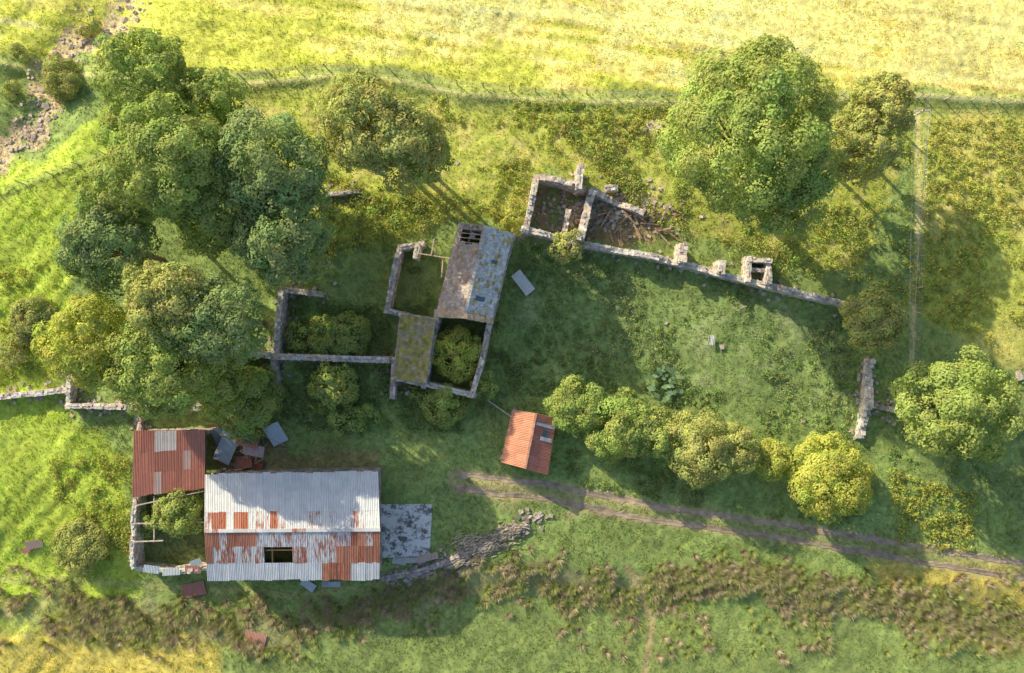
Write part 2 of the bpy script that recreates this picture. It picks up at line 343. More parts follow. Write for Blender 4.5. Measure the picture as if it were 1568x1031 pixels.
# ------------------------------------------------------------ grass, weeds, rushes
def scatter(n,u0,u1,v0,v1):
    u=rng.uniform(u0,u1,n);v=rng.uniform(v0,v1,n);return u,v
def xyz(u,v):
    x=(u-784)/S;y=(515.5-v)/S;return np.stack([x,y,hfn(x,y)],1)
u,v=scatter(105000,-60,1630,-140,1110);td=dpoly(u,v,TRACK);gd=dpoly(u,v,GULLY)
k=(~blocked(u,v))&((np.abs(td-11)>5)|(rng.random(len(u))<.15));u,v=u[k],v[k]
P=xyz(u,v);Cg=ground_col(P[:,0],P[:,1])*rng.uniform(1.0,1.2,(len(u),1))
tall=fbm(P[:,0]/3,P[:,1]/3,3,40)
b=B();blades(b,P,4,.05+.22*tall**2,.18+.14*tall,.11,Cg,cv=.13);b.obj('meadow_grass',[M_grass])
def weeds(name,regions,col,leaf=.18,kk=22,hh=.5,rr=.45,thr=.45):
    b=B();col=lift(col)
    for poly,n in regions:
        us=[p[0] for p in poly];vs=[p[1] for p in poly]
        u,v=scatter(n,min(us),max(us),min(vs),max(vs));m=inside(u,v,poly)&~blocked(u,v);u,v=u[m],v[m]
        P=xyz(u,v);cl=fbm(P[:,0]/4,P[:,1]/4,3,50);m=cl>thr;P=P[m]
        if not len(P): continue
        n=len(P);sz=rng.uniform(.5,1.25,n)
        q=rng.normal(size=(n*kk,3));q[:,2]=np.abs(q[:,2])+.15;q/=np.linalg.norm(q,axis=1,keepdims=True)
        s=np.repeat(sz,kk);PP=np.repeat(P,kk,0)+q*np.stack([rr*s,rr*s,hh*s],1)*rng.uniform(.6,1.1,(n*kk,1))
        c=np.repeat(np.asarray(col)*rng.uniform(.78,1.22,(n,1))*(1+rng.uniform(-.12,.12,(n,3))),kk,0)*rng.uniform(.85,1.15,(n*kk,1))
        leaves(b,PP,q,leaf,c,0,.4)
    return b.obj(name,[M_leaf])
BELT=[(480,250),(560,290),(800,240),(850,170),(1040,190),(1060,330),(1010,350),(900,250),(820,260),(800,340),(690,335),(600,370),(500,400)]
weeds('bracken',[(BELT,2600),
  ([(1240,250),(1400,170),(1400,460),(1300,450),(1100,360)],900),([(660,140),(1040,160),(1040,200),(680,190)],500),([(-20,420),(90,400),(90,570),(-20,590)],450),([(80,700),(200,700),(200,860),(90,860)],500),([(1430,180),(1600,180),(1600,560),(1400,480)],1200),
  ([(1360,720),(1500,760),(1490,850),(1380,830)],450)],(.25,.28,.065))
weeds('bramble_thicket',[(BELT,420),([(1240,250),(1400,170),(1400,460),(1300,450),(1100,360)],120),([(1030,330),(1290,420),(1290,450),(1040,370)],90)],(.18,.225,.07),leaf=.2,kk=70,hh=.9,rr=.9,thr=.5)
weeds('nettle_patch',[([(800,370),(1050,415),(1300,480),(1330,690),(1100,650),(860,620),(760,600)],1700),([(420,560),(600,560),(760,620),(760,660),(440,660)],900),
  ([(430,455),(590,470),(600,545),(430,540)],600),([(615,385),(670,395),(660,480),(600,475)],260),([(860,690),(1340,740),(1300,810),(860,740)],1100),([(1400,500),(1600,600),(1600,760),(1350,700)],500),
  ([(760,480),(830,480),(790,610),(740,600)],300)],(.13,.195,.07),hh=.35,thr=.47)
weeds('cow_parsley',[([(880,400),(1290,490),(1300,640),(900,560)],2200),([(430,630),(560,640),(540,700),(430,690)],400),([(880,700),(1200,760),(1200,790),(880,750)],400)],(.34,.37,.30),leaf=.10,kk=7,hh=.45,rr=.35,thr=.52)
b=B();p=gat(1018,585)
for i in range(46):
    a=rng.uniform(0,6.28);r=1.9*math.sqrt(rng.random());c=np.array([[p[0]+r*math.cos(a),p[1]+r*math.sin(a),p[2]+.35+rng.uniform(0,.35)]])
    leaves(b,c,np.array([[0,0,1.]]),rng.uniform(.5,.85)*np.ones(1),np.array([[.34,.52,.30]])*rng.uniform(.8,1.2),0,.25)
    b.cone([p[0],p[1],p[2]],c[0],.03,.02,(.12,.2,.06),0,4)
b.obj('butterbur_plant',[M_leaf])
b=B();U=[];
for i in range(len(RUSH)-1):
    (a0,b0),(a1,b1)=RUSH[i],RUSH[i+1];n=int(math.hypot(a1-a0,b1-b0)*1.05)
    t=rng.random(n);u=a0+(a1-a0)*t+rng.normal(0,15,n);v=b0+(b1-b0)*t+rng.normal(0,19,n);U.append(np.stack([u,v],1))
u,v=scatter(320,840,1568,880,1015);U.append(np.stack([u,v],1))
u,v=scatter(200,-20,420,915,1000);U.append(np.stack([u,v],1))
U=np.vstack(U);P=xyz(U[:,0],U[:,1]);cl=fbm(P[:,0]/3.2,P[:,1]/3.2,3,61)
kp=(cl>.40)&(dpoly(U[:,0],U[:,1],[(960,870),(980,900),(1000,960),(990,1040)])>8);P=P[kp]
cr=lift(np.where(rng.random((len(P),1))<.5,L(.33,.265,.24),L(.23,.27,.10))*rng.uniform(.75,1.25,(len(P),1)))
blades(b,P,55,rng.uniform(.45,.75,len(P)),.66,.08,cr,0,.22);b.obj('rushes',[M_grass])
# ------------------------------------------------------------ track
b=B()
def strip(off,wid,col,pts=TRACK):
    pp=np.array([[(a-784)/S,(515.5-c)/S] for a,c in pts]);seg=np.hypot(*np.diff(pp,axis=0).T);s=np.concatenate([[0],np.cumsum(seg)])
    t=np.arange(0,s[-1],.2);x=np.interp(t,s,pp[:,0]);y=np.interp(t,s,pp[:,1])
    K=np.ones(25)/25
    x[12:-12]=np.convolve(x,K,'valid');y[12:-12]=np.convolve(y,K,'valid')
    tx=np.gradient(x);ty=np.gradient(y);l=np.hypot(tx,ty);nx_,ny_=-ty/l,tx/l
    wob=(vn(t/2.3,t*0+off,77)-.5)*.25
    lw=wid*(.18+.6*vn(t/.55,t*0+1+off,71)*vn(t/2.5,t*0+2,75));rw=wid*(.18+.6*vn(t/.5,t*0+5+off,72)*vn(t/3,t*0+4,76))
    nz=6;rows=[]
    for j in range(nz+1):
        f=j/nz;o=off+wob-lw+(lw+rw)*f;X=x+nx_*o;Y=y+ny_*o;e=1-abs(2*f-1)
        rows.append(np.stack([X,Y,hfn(X,Y)+.03+.03*min(1,e*3)-(.03 if j in(0,nz) else 0)],1))
    V=np.stack(rows,1);n=len(t);i=(np.arange(n-1)[:,None]*(nz+1)+np.arange(nz)[None]).ravel()
    c=np.clip(np.asarray(col)*(.75+.5*fbm(V[...,0]/1.2,V[...,1]/1.2,3,80).reshape(-1,1)),0,.8)
    b.add(V,np.stack([i,i+nz+1,i+nz+2,i+1],1),c)
strip(.78,.95,(.46,.37,.28));strip(-.78,.95,(.42,.34,.26));b.obj('dirt_track',[M_soil])
# ------------------------------------------------------------ stone walls
STC=[L(.58,.51,.45),L(.50,.47,.44),L(.66,.57,.50),L(.42,.39,.37),L(.62,.49,.42)]
def wallgeo(b,pts,h,t=.6,ruin=.25,open_=(),z0=None,top=None,m=0,cs=.24,tint=1.0):
    Cn=[];D=[];Yw=[];Co=[];sd=rng.uniform(0,99);tot=0
    for i in range(len(pts)-1):
        a=np.array(pts[i][:2]);c=np.array(pts[i+1][:2]);Ls=np.linalg.norm(c-a)
        if Ls<.05: continue
        d=(c-a)/Ls;nrm=np.array([-d[1],d[0]]);yaw=math.atan2(d[1],d[0])
        nc=int(h/cs)+1
        for k in range(nc):
            for side in (-1,1):
                s=-t*.3+rng.uniform(0,.2)
                while s<Ls+t*.3:
                    l=rng.uniform(.25,.6);sm=min(s+l/2,Ls+t*.3)
                    pm=a+d*sm+nrm*side*t*.25
                    g=hs(*pm) if z0 is None else z0
                    hh=h*(1-ruin*(1.6*vn(np.array((tot+sm)/1.7+sd),np.array(3.1),5)-.2))
                    if top: hh=top(pm)-g
                    z=(k+.5)*cs
                    op=any(o[0]==i and o[1]<sm<o[2] and o[3]<z<o[4] for o in open_)
                    if z<hh+.06 and not op:
                        tp=z+cs>hh
                        Cn.append([pm[0]+nrm[0]*rng.uniform(-.03,.03),pm[1]+nrm[1]*rng.uniform(-.03,.03),g+z-.1+rng.uniform(-.02,.02)+(rng.uniform(-.05,.08) if tp else 0)])
                        D.append([l*.98,t*.5*rng.uniform(.9,1.12),cs*1.02]);Yw.append(yaw+rng.uniform(-.07,.07)+(rng.uniform(-.25,.25) if tp else 0))
                        Co.append(STC[rng.integers(5)]*rng.uniform(.75,1.2)*tint*(1.12 if tp else .95))
                    s+=l
        tot+=Ls
    if Cn: b.boxes(np.array(Cn),np.array(D),np.array(Yw),np.clip(np.array(Co),0,.78),m,.035)
def wpts(pp,z=0): 
    r=[]
    for a,c in pp:
        p=gat(a,c); q=at(a,c,p[2]+z); r.append((q[0],q[1]))
    return r
def swall(name,pp,h,t=.6,ruin=.25,tint=1.0,parent=None):
    b=B();wallgeo(b,wpts(pp,h),h,t,ruin,tint=tint)
    w=wpts(pp,h)
    for _ in range(int(len(w)*14)):
        i=rng.integers(len(w)-1);f=rng.random();x=w[i][0]*(1-f)+w[i+1][0]*f+rng.normal(0,.6);y=w[i][1]*(1-f)+w[i+1][1]*f+rng.normal(0,.6)
        b.boxes([[x,y,hs(x,y)+.05]],[[.35,.28,.2]],rng.uniform(0,3),STC[rng.integers(5)]*.9,0,.06)
    return b.obj(name,[M_stone],parent)
swall('stone_wall',[(800,350),(850,362),(890,372),(1000,392),(1050,404),(1110,420),(1175,436),(1240,452),(1303,466)],2.0,.6,.3,1.25)
swall('stone_wall',[(1340,552),(1334,600),(1325,668)],1.5,.75,.5,1.3)
swall('stone_wall',[(1332,622),(1352,624),(1390,634)],.9,.5,.6)
swall('stone_wall',[(1545,650),(1600,656),(1700,668)],1.1,.6,.3,1.2)
swall('stone_wall',[(-120,622),(0,608),(60,602),(102,597)],1.2,.55,.15,1.3)
swall('stone_wall',[(106,570),(101,622),(200,624),(300,626)],1.4,.5,.2,1.2)
swall('stone_wall',[(488,450),(430,443),(424,490),(420,545)],2.3,.5,.2,1.15)
swall('stone_wall',[(385,541),(415,546),(480,548),(600,552)],2.3,.6,.15,1.25)
swall('stone_wall',[(415,550),(417,586)],2.0,.6,.5)
swall('stone_wall',[(603,552),(600,606)],2.0,.5,.3)
swall('stone_wall',[(493,298),(520,296),(545,292)],1.0,.4,.4)
swall('stone_wall',[(210,628),(208,665)],1.2,.4,.3)
b=B();pl=[(584,888),(640,876),(680,862),(720,846),(780,818),(825,790)]
w=wpts(pl,0.3);wallgeo(b,w,.5,.6,.8,tint=.85)
for _ in range(380):
    i=rng.integers(len(w)-1);f=rng.random();x=w[i][0]*(1-f)+w[i+1][0]*f+rng.normal(0,.8);y=w[i][1]*(1-f)+w[i+1][1]*f+rng.normal(0,.6)
    s=rng.uniform(.15,.45);b.boxes([[x,y,hs(x,y)+.05]],[[s,s*.8,s*.6]],rng.uniform(0,3),STC[rng.integers(5)]*rng.uniform(.6,.95),0,.06)
b.obj('tumbled_stone_wall',[M_stone])
b=B()
for (a,c,n,rx,ry) in ((735,832,460,2.8,1.0),(700,862,160,1.5,.6),(780,812,150,1.6,.8)):
    p=gat(a,c)
    for i in range(n):
        th=.35+rng.normal(0,.35);q=np.array([p[0]+rng.normal(0,rx*.45),p[1]+rng.normal(0,ry*.45),0]);q[2]=hs(q[0],q[1])+rng.uniform(.05,.45)
        l=rng.uniform(.3,.8);d=np.array([math.cos(th),math.sin(th),rng.uniform(-.15,.15)])*l
        b.beam(q-d/2,q+d/2,.05,.05,L(.68,.60,.48)*rng.uniform(.5,1.15))
b.obj('brushwood_pile',[M_wood])
# ------------------------------------------------------------ upper ruin
R=empty('ruined_cottage');zt=2.6
def part(par,name,pp,h,t=.6,ruin=.3,tint=1.15,zz=None):
    b=B();wallgeo(b,wpts(pp,h if zz is None else zz),h,t,ruin,tint=tint);return b.obj(name,[M_stone],par)
part(R,'west_wall',[(822,268),(814,310),(805,350)],3.2)
part(R,'north_wall',[(822,267),(860,275),(893,285)],3.2)
part(R,'cross_wall',[(908,292),(900,325),(890,362)],3.4,.7)
part(R,'north_east_wall',[(905,290),(940,304),(985,322)],2.0,.6,.6)
part(R,'inner_wall',[(872,318),(866,350)],2.2,.5,.5)
part(R,'chimney_stack',[(890,252),(887,282)],4.0,.6,.1)
part(R,'gable_stub',[(930,286),(942,286)],1.8,.6,.4)
part(R,'pier',[(1048,374),(1047,396)],2.8,.8,.1,1.2)
part(R,'pier_east',[(1107,400),(1106,412)],2.4,.7,.1,1.2)
part(R,'hearth_wall',[(1150,430),(1152,396),(1183,398),(1180,430)],2.6,.5,.3)
part(R,'hearth_cross',[(1152,412),(1180,414)],1.8,.4,.3)
b=B()
for _ in range(26):
    p=gat(rng.uniform(915,1040),rng.uniform(325,372));a=rng.uniform(0,3.1);l=rng.uniform(.8,2.4)/2
    b.beam(p+[-l*math.cos(a),-l*math.sin(a),.2],p+[l*math.cos(a),l*math.sin(a),rng.uniform(.2,.7)],.15,.13,L(.50,.34,.24)*rng.uniform(.6,1.2))
b.obj('fallen_rafters',[M_wood],R)
b=B()
for _ in range(520):
    p=gat(rng.normal(930,55),rng.normal(325,22));s=rng.uniform(.12,.42);b.boxes([p+[0,0,.05]],[[s,s*.8,s*.6]],rng.uniform(0,3),STC[rng.integers(5)]*rng.uniform(.7,1.1),0,.05)
b.obj('rubble',[M_stone],R)
# ------------------------------------------------------------ roofs
def patch(a,b_,c,d):
    a,b_,c,d=map(np.asarray,(a,b_,c,d))
    return lambda u,v:(a*(1-u)[...,None]+b_*u[...,None])*(1-v)[...,None]+(d*(1-u)[...,None]+c*u[...,None])*v[...,None]
def slates(b,co,rows,cols,colf,m=0,skip=None):
    P=patch(*co);n=np.cross(co[1]-co[0],co[3]-co[0]);n/=np.linalg.norm(n)
    if n[2]<0:n=-n
    V=[];Cc=[]
    for r in range(rows):
        off=rng.uniform(0,1)/cols
        e=np.sort(np.clip(np.arange(-1,cols+2)/cols+off+rng.uniform(-.25,.25,cols+3)/cols,0,1))
        for j in range(len(e)-1):
            u0,u1=e[j],e[j+1]
            if u1-u0<.003: continue
            if skip and skip((u0+u1)/2,(r+.5)/rows): continue
            v0=r/rows;v1=min(1,(r+1.25)/rows)
            uu=np.array([u0+.0015,u1-.0015,u1-.0015,u0+.0015]);vv=np.array([v0,v0,v1,v1])+rng.uniform(-.005,.005)
            q=P(uu,vv);lf=np.array([.075,.075,.02,.02])+rng.uniform(-.01,.02)
            V.append(np.vstack([q+n*(lf-.03)[:,None],q+n*lf[:,None]]));Cc.append(np.clip(colf((u0+u1)/2,(r+.5)/rows),0,.85))
    b.box8(np.array(V),np.array(Cc),m)
def corr(b,co,col,rust,m=0,pitch=.16,amp=.028,lift=0,sag=.0,kv=3):
    P=patch(*co);W=np.linalg.norm(co[1]-co[0]);n=np.cross(co[1]-co[0],co[3]-co[0]);n/=np.linalg.norm(n)
    if n[2]<0:n=-n
    ku=max(6,int(W/pitch*6));u,v=np.meshgrid(np.linspace(0,1,ku+1),np.linspace(0,1,kv+1))
    q=P(u,v)+n*(amp*np.sin(u*W/pitch*2*math.pi)+lift+sag*np.sin(v*math.pi)*np.sin(u*3))[...,None]
    i=(np.arange(kv)[:,None]*(ku+1)+np.arange(ku)[None]).ravel()
    b.add(q,np.stack([i,i+1,i+ku+2,i+ku+1],1),list(np.clip(col,0,.88))+[rust],m)
def sheetroof(b,co,nu,nv,colf,lo=0.0):
    P=patch(*co)
    for r in range(nv):
        for j in range(nu):
            u0,u1,v0,v1=j/nu,(j+1.06)/nu,r/nv,(r+1.04)/nv
            if r==nv-1: v1=1+rng.uniform(-.01,.03)
            if j==nu-1: u1=1
            f=lambda a,c:P(np.array(a),np.array(c))
            res=colf((u0+u1)/2,(r+.5)/nv)
            if res is None: continue
            if r==0: v0=rng.uniform(-.03,.01)
            q=[f(u0,v0),f(u1,v0),f(u1,v1),f(u0,v1)];t=rng.uniform(-.015,.02,4)
            for i_ in range(4): q[i_]=q[i_]+[0,0,t[i_]]
            corr(b,q,res[0],res[1],0,lift=lo+.012*((j+r)%2)+ (nv-r)*.006)
# --- barn
BN=empty('barn')
A1=at(314,727,3.4);A2=at(579,722,3.4);A3=at(581,887,3.4);A4=at(318,888,3.4);R1=at(313,813,5.0);R2=at(582,811,5.0)
RED=[(328,345,783,812),(363,386,780,812),(398,425,778,812),(308,395,814,832),(308,345,832,850),(398,450,832,850),(505,578,812,832),(500,578,832,850),(495,537,850,890)]
WH=L(.82,.85,.88);RD=L(.62,.28,.18)
def north(u,v):
    px=314+266*u; py=724+88*v
    red=any(a<px<b_ and c-4<py<d+4 for a,b_,c,d in RED)
    if red: return (RD*rng.uniform(.8,1.15),.3+rng.uniform(0,.25)) if rng.random()<.9 else (WH,.42)
    return (WH*rng.uniform(.93,1.04),(.06 if v<.6 else .37)+rng.uniform(-.05,.09))
def south(u,v):
    px=314+266*u
    if 404<px<448 and 1/3<v<2/3: return None
    py=887-75*v
    red=any(a<px<b_ and c-3<py<d+3 for a,b_,c,d in RED)
    if red: return (RD*rng.uniform(.8,1.2),.2+rng.uniform(0,.35)) if rng.random()<.65 else (WH,.47)
    return (WH*rng.uniform(.92,1.04),(.18 if v<.34 else .43)+rng.uniform(-.05,.08))
b=B();sheetroof(b,[A1,A2,R2,R1],24,3,north);b.obj('roof_north',[M_iron],BN)
b=B();sheetroof(b,[A4,A3,R2,R1],24,3,south);b.obj('roof_south',[M_iron],BN)
b=B()
for k_ in range(12):
    f0,f1=k_/12,(k_+1.02)/12;b.beam(R1*(1-f0)+R2*f0+[0,0,.06+.008*(k_%2)],R1*(1-f1)+R2*f1+[0,0,.06+.008*(k_%2)],.34,.04,list(WH*rng.uniform(.8,1))+[rng.uniform(.2,.5)])
b.obj('ridge_cap',[M_iron],BN)
b=B()
for f in np.linspace(.02,.98,9):
    for e0,e1 in ((A1,A2),(A4,A3)):
        b.beam(e0*(1-f)+e1*f-[0,0,.12],R1*(1-f)+R2*f-[0,0,.14],.12,.15,L(.2,.14,.09))
for g in (.3,.6):
    for e0,e1 in ((A1,A2),(A4,A3)): b.beam(e0*(1-g)+R1*g-[0,0,.09],e1*(1-g)+R2*g-[0,0,.09],.1,.08,L(.2,.14,.09))
b.obj('rafters',[M_wood],BN)
def inset(c,d): 
    m=sum(c)/len(c); return [p+(m-p)/np.linalg.norm((m-p)[:2])*d for p in c]
def barntop(p):
    f=abs(p[1]-R1[1])/abs(A1[1]-R1[1]);return 5.0-1.6*f-.35
b=B();q=inset([A1,A2,A3,A4],.75);q=[(i[0],i[1]) for i in q];wallgeo(b,q+[q[0]],5,.5,0,open_=[(2,5,7.5,0,2.6),(2,12,13,1,2)],z0=-.9,top=barntop,tint=.9);b.obj('walls',[M_stone],BN)
# --- lean-to shed and pen
SH=empty('lean_to_shed');c0=[at(205,661,3.3),at(314,659,3.3),at(314,746,2.6),at(203,761,2.6)]
def shc(u,v):
    if v>.66 and .3<u<.65: return (L(.70,.66,.64),.15)
    if u>.7 and .33<v<.66 and rng.random()<.35: return (L(.68,.5,.44),.2)
    return (L(.58,.25,.18)*rng.uniform(.85,1.12),.1+rng.uniform(0,.3)) if rng.random()<.96 else (L(.65,.52,.48),.25)
b=B();sheetroof(b,[c0[3],c0[2],c0[1],c0[0]],10,3,shc);b.obj('roof',[M_iron],SH)
b=B();q=[(i[0],i[1]) for i in inset(c0,.5)];wallgeo(b,[q[0],q[1]],2.6,.4,0,z0=0,top=lambda p:2.95,tint=.9);wallgeo(b,[q[0],q[3]],2.6,.4,0,z0=0,top=lambda p:2.35);b.obj('walls',[M_stone],SH)
b=B()
for i,j in ((0,1),(3,2),(0,3),(1,2)): b.beam(c0[i]-[0,0,.14],c0[j]-[0,0,.14],.12,.14,L(.2,.14,.1))
for f in (0,.5,1):
    p=c0[3]*(1-f)+c0[2]*f;b.beam([p[0],p[1],-.2],p-[0,0,.2],.15,.15,L(.2,.14,.1))
b.obj('frame',[M_wood],SH)
PN=empty('roofless_pen');part(PN,'west_wall',[(205,764),(203,868)],2.2,.4,.1,1.3);part(PN,'south_wall',[(205,872),(260,878),(312,872)],2.2,.45,.2,1.3)
b=B()
for a in ((205,775,312,752),(203,802,312,800),(236,760,236,830),(203,830,250,828)):
    p,q=at(a[0],a[1],2.3),at(a[2],a[3],2.4);b.beam(p,q,.11,.11,L(.6,.52,.44))
b.obj('beams',[M_wood],PN)
def loose(name,lst,par=None):
    b=B()
    for (px,py,w,l,ang,tilt,z,col,rust) in lst:
        p=gat(px,py);c,s=math.cos(math.radians(ang)),math.sin(math.radians(ang));ux=np.array([c,s,0])*w/2;uy=np.array([-s,c,math.tan(math.radians(tilt))])*l/2
        p=at(px,py,p[2]+z)
        corr(b,[p-ux+uy,p+ux+uy,p+ux-uy,p-ux-uy],col,rust,lift=0)
    return b.obj(name,[M_iron],par)
GB=L(.60,.68,.74);RR=L(.60,.30,.24)
loose('collapsed_shed',[(345,690,1.8,2.6,-25,8,1.5,GB*.8,.2),(362,665,3.0,.8,-10,3,1.9,GB,.3),(380,672,2.2,1.6,-15,-12,1.7,RR*.9,.4),(388,690,2.2,1.2,-12,14,1.5,L(.6,.48,.46),.35),(422,665,1.7,2.2,25,18,1.0,GB,.15),(372,708,1.8,1.3,10,-15,.8,RR*.6,.5),
  (335,668,1.2,1.8,15,20,1.0,GB*.6,.3),(390,712,1.6,1.0,-30,8,.5,RR*.5,.5)],None)
b=B()
for _ in range(22):
    p=gat(rng.uniform(328,425),rng.uniform(655,718));a=rng.uniform(0,3.1);l=rng.uniform(1,2.6)/2
    b.beam(p+[-l*math.cos(a),-l*math.sin(a),.4],p+[l*math.cos(a),l*math.sin(a),rng.uniform(.3,1.7)],.12,.1,L(.4,.34,.28)*rng.uniform(.6,1.2))
b.obj('fallen_timbers',[M_wood])
loose('scrap_sheet_pile',[(232,872,1.6,.8,-8,5,2.3,GB*1.1,.2),(262,876,1.8,.7,3,-5,2.3,GB,.3),(295,872,1.6,.8,-4,6,2.35,RR,.3),(300,862,1.2,.7,20,10,2.2,GB,.2)])
loose('rusty_sheet',[(297,903,2.4,1.5,12,4,.15,RR*.9,.4)]);loose('rusty_sheet',[(390,981,2.3,1.8,-14,5,.2,RR*1.1+.06,.2)]);loose('rusty_sheet',[(52,834,1.8,.9,10,8,.2,L(.6,.46,.38),.25),(42,842,1.2,.6,30,5,.15,RR,.3)])
loose('iron_sheet',[(472,896,1.6,.9,-35,6,.3,GB,.15)]);loose('iron_sheet',[(507,895,2.0,.6,0,4,.2,GB*.9,.15)])
loose('iron_sheet',[(801,433,1.2,2.6,38,6,.35,L(.88,.88,.88),.0)])
loose('scrap_sheet_pile',[(630,858,3.0,.6,2,4,.4,L(.6,.58,.54),.2),(655,854,2.2,.7,15,-5,.5,L(.58,.48,.42),.3),(612,858,1.5,.9,-10,4,.3,GB,.2),(712,876,1.4,.8,20,6,.3,L(.6,.46,.40),.25)])
loose('feed_trough',[(1090,521,.4,1.0,-8,0,.4,L(.65,.68,.68),.1),(1095,521,.12,1.0,-8,0,.5,L(.5,.5,.5),.1),(1085,521,.12,1.0,-8,0,.5,L(.5,.5,.5),.1)])
# concrete slab
b=B();cc=[gat(583,773),gat(661,773),gat(657,850),gat(583,852)];gz=max(c[2] for c in cc)+.12
g=16;u_,v_=np.meshgrid(np.linspace(0,1,g+1),np.linspace(0,1,g+1));q=patch(*cc)(u_,v_);q[...,2]=gz+rng.uniform(-.02,.02,q.shape[:2]);e=(u_==0)|(u_==1)|(v_==0)|(v_==1);q[e]+=rng.uniform(-.12,.12,(e.sum(),3))*[1,1,0]
q[e,2]=gz
i=(np.arange(g)[:,None]*(g+1)+np.arange(g)[None]).ravel();b.add(q,np.stack([i,i+1,i+g+2,i+g+1],1),L(.4,.4,.4))
for s_ in range(4):
    a_,b2=cc[s_].copy(),cc[(s_+1)%4].copy();a_[2]=b2[2]=gz-.25;b.beam(a_,b2,.15,.46,L(.3,.3,.3))
b.obj('concrete_slab',[M_conc])
# --- small red shed
RS=empty('small_shed');e=[at(785,628,2.3),at(852,641,2.3),at(838,727,2.3),at(767,708,2.3)];r1=at(821,633,3.3);r2=at(804,718,3.3)
def rc(u,v): return (L(.72,.34,.21)*rng.uniform(.88,1.1),.0+rng.uniform(0,.3))  # west slope: sunlit look put into a brighter orange than the east
def rc2(u,v):
    if .18<u<.42 and .25<v<.7: return None
    return (L(.64,.26,.19)*rng.uniform(.85,1.1),.1+rng.uniform(0,.25))
b=B();sheetroof(b,[e[3],e[0],r1,r2],8,2,rc);b.obj('roof_west',[M_iron],RS)
b=B();sheetroof(b,[e[1],e[2],r2,r1],8,2,rc2);b.obj('roof_east',[M_iron],RS)
b=B();Pp=patch(e[1],e[2],r2,r1);f=lambda a,c:Pp(np.array(a),np.array(c))+[0,0,.05]
b.polys(np.array([[f(.2,.3),f(.36,.3),f(.36,.5),f(.2,.5)]]),L(.5,.5,.5));b.obj('rooflight',[M_glass],RS)
b=B();b.polys(np.array([[f(.14,.02),f(.2,.02),f(.2,.9),f(.14,.9)],[f(.37,.05),f(.44,.05),f(.44,.6),f(.37,.6)]])+[0,0,.04],L(.72,.74,.74));b.beam(r1+[0,0,.07],r2+[0,0,.07],.22,.04,list(L(.66,.36,.25))+[.2]);b.obj('flashing',[M_slate],RS)
b=B();q=[(i[0],i[1]) for i in inset(e,.35)];wallgeo(b,q+[q[0]],2.2,.35,0,z0=-.2,top=lambda p:2.1);b.obj('walls',[M_stone],RS)
# --- house
HS=empty('stone_house')
NW,NE,SE,SW=at(704,342,4.0),at(786,357,4.0),at(752,492,4.0),at(668,482,4.0);h1=at(744,346,5.6);h2=at(711,484,5.6)
def sl(base,var=.2,moss=.15,mc=L(.34,.26,.10)):
    def f(u,v):
        c=base*rng.uniform(1-var,1+var)*(1+rng.uniform(-.05,.05,3))
        if rng.random()<moss*2*vn(np.array(u*6.),np.array(v*5.),8): c=mc*rng.uniform(.7,1.2)
        return c
    return f
b=B();slates(b,[SW,NW,h1,h2],13,26,sl(L(.62,.53,.47),.18,.2,L(.68,.48,.28)),skip=lambda u,v:u>.80 and .12<v<.92);b.obj('roof_west',[M_slate],HS)
b=B();slates(b,[SE,NE,h1,h2],13,26,sl(L(.74,.74,.75),.13,.22,L(.66,.54,.25)),skip=lambda u,v:False);b.obj('roof_east',[M_slate],HS)
b=B()
for k_ in range(22):
    f=k_/22;p=h1*(1-f)+h2*f;p2=h1*(1-(k_+.9)/22)+h2*(k_+.9)/22;b.beam(p+[0,0,.08+rng.uniform(0,.02)],p2+[0,0,.08],.32,.09,L(.68,.63,.57)*rng.uniform(.85,1.15))
b.obj('ridge_tiles',[M_slate],HS)
b=B()
P4=patch(SW,NW,h1,h2);f=lambda a,c:P4(np.array(a),np.array(c))
for a_ in np.linspace(.8,1,5): b.beam(f(a_,.02)-[0,0,.05],f(a_,1.)-[0,0,.1],.09,.1,L(.5,.4,.3))
b.beam(f(.79,.5)-[0,0,.1],f(1,.5)-[0,0,.1],.1,.1,L(.4,.32,.24));b.obj('rafters',[M_wood],HS)
b=B();b.beam(f(.86,.55)-[0,0,.7],f(.92,.62)-[0,0,.7],.5,.3,L(.8,.8,.8));b.beam(f(.81,.1)-[0,0,1.2],f(1,.1)-[0,0,1.2],.5,.1,L(.35,.3,.25));b.obj('chimney_breast',[M_slate],HS)
P5=patch(SE,NE,h1,h2);b=B();f5=lambda a,c:P5(np.array(a),np.array(c))+[0,0,.13]
b.polys(np.array([[f5(.19,.42),f5(.24,.42),f5(.24,.75),f5(.19,.75)],[f5(.62,.3),f5(.66,.3),f5(.66,.5),f5(.62,.5)]]),L(.4,.5,.5));b.obj('rooflight',[M_glass],HS)
def htop(p):
    a=np.array(p)-h1[:2];d=(h2-h1)[:2];d/=np.linalg.norm(d);dist=abs(a[0]*d[1]-a[1]*d[0]);w=np.linalg.norm((NE-NW)[:2])/2;return 5.6-1.6*min(1,dist/w)-.2
b=B();q=[(i[0],i[1]) for i in inset([NW,NE,SE,SW],.3)];wallgeo(b,q+[q[0]],6,.55,0,open_=[(1,2,3,0,2),(1,5,6,1,2.2),(3,3,4,1,2.2)],z0=-.2,top=htop,tint=1.1)
for f in np.linspace(0,.95,12):
    for e_ in (SE,SW):
        p=e_*(1-f)+h2*f+[0,0,.2];b.boxes([p],[[.42,.5,.22]],rng.uniform(-.2,.2),L(.74,.56,.38)*rng.uniform(.85,1.12),0,.04)  # warm evening light tinted into the south gable stones
b.obj('walls',[M_stone],HS)
AN=empty('outbuilding')
c1=[at(614,481,3.1),at(668,489,3.6),at(652,588,3.6),at(603,580,3.1)]
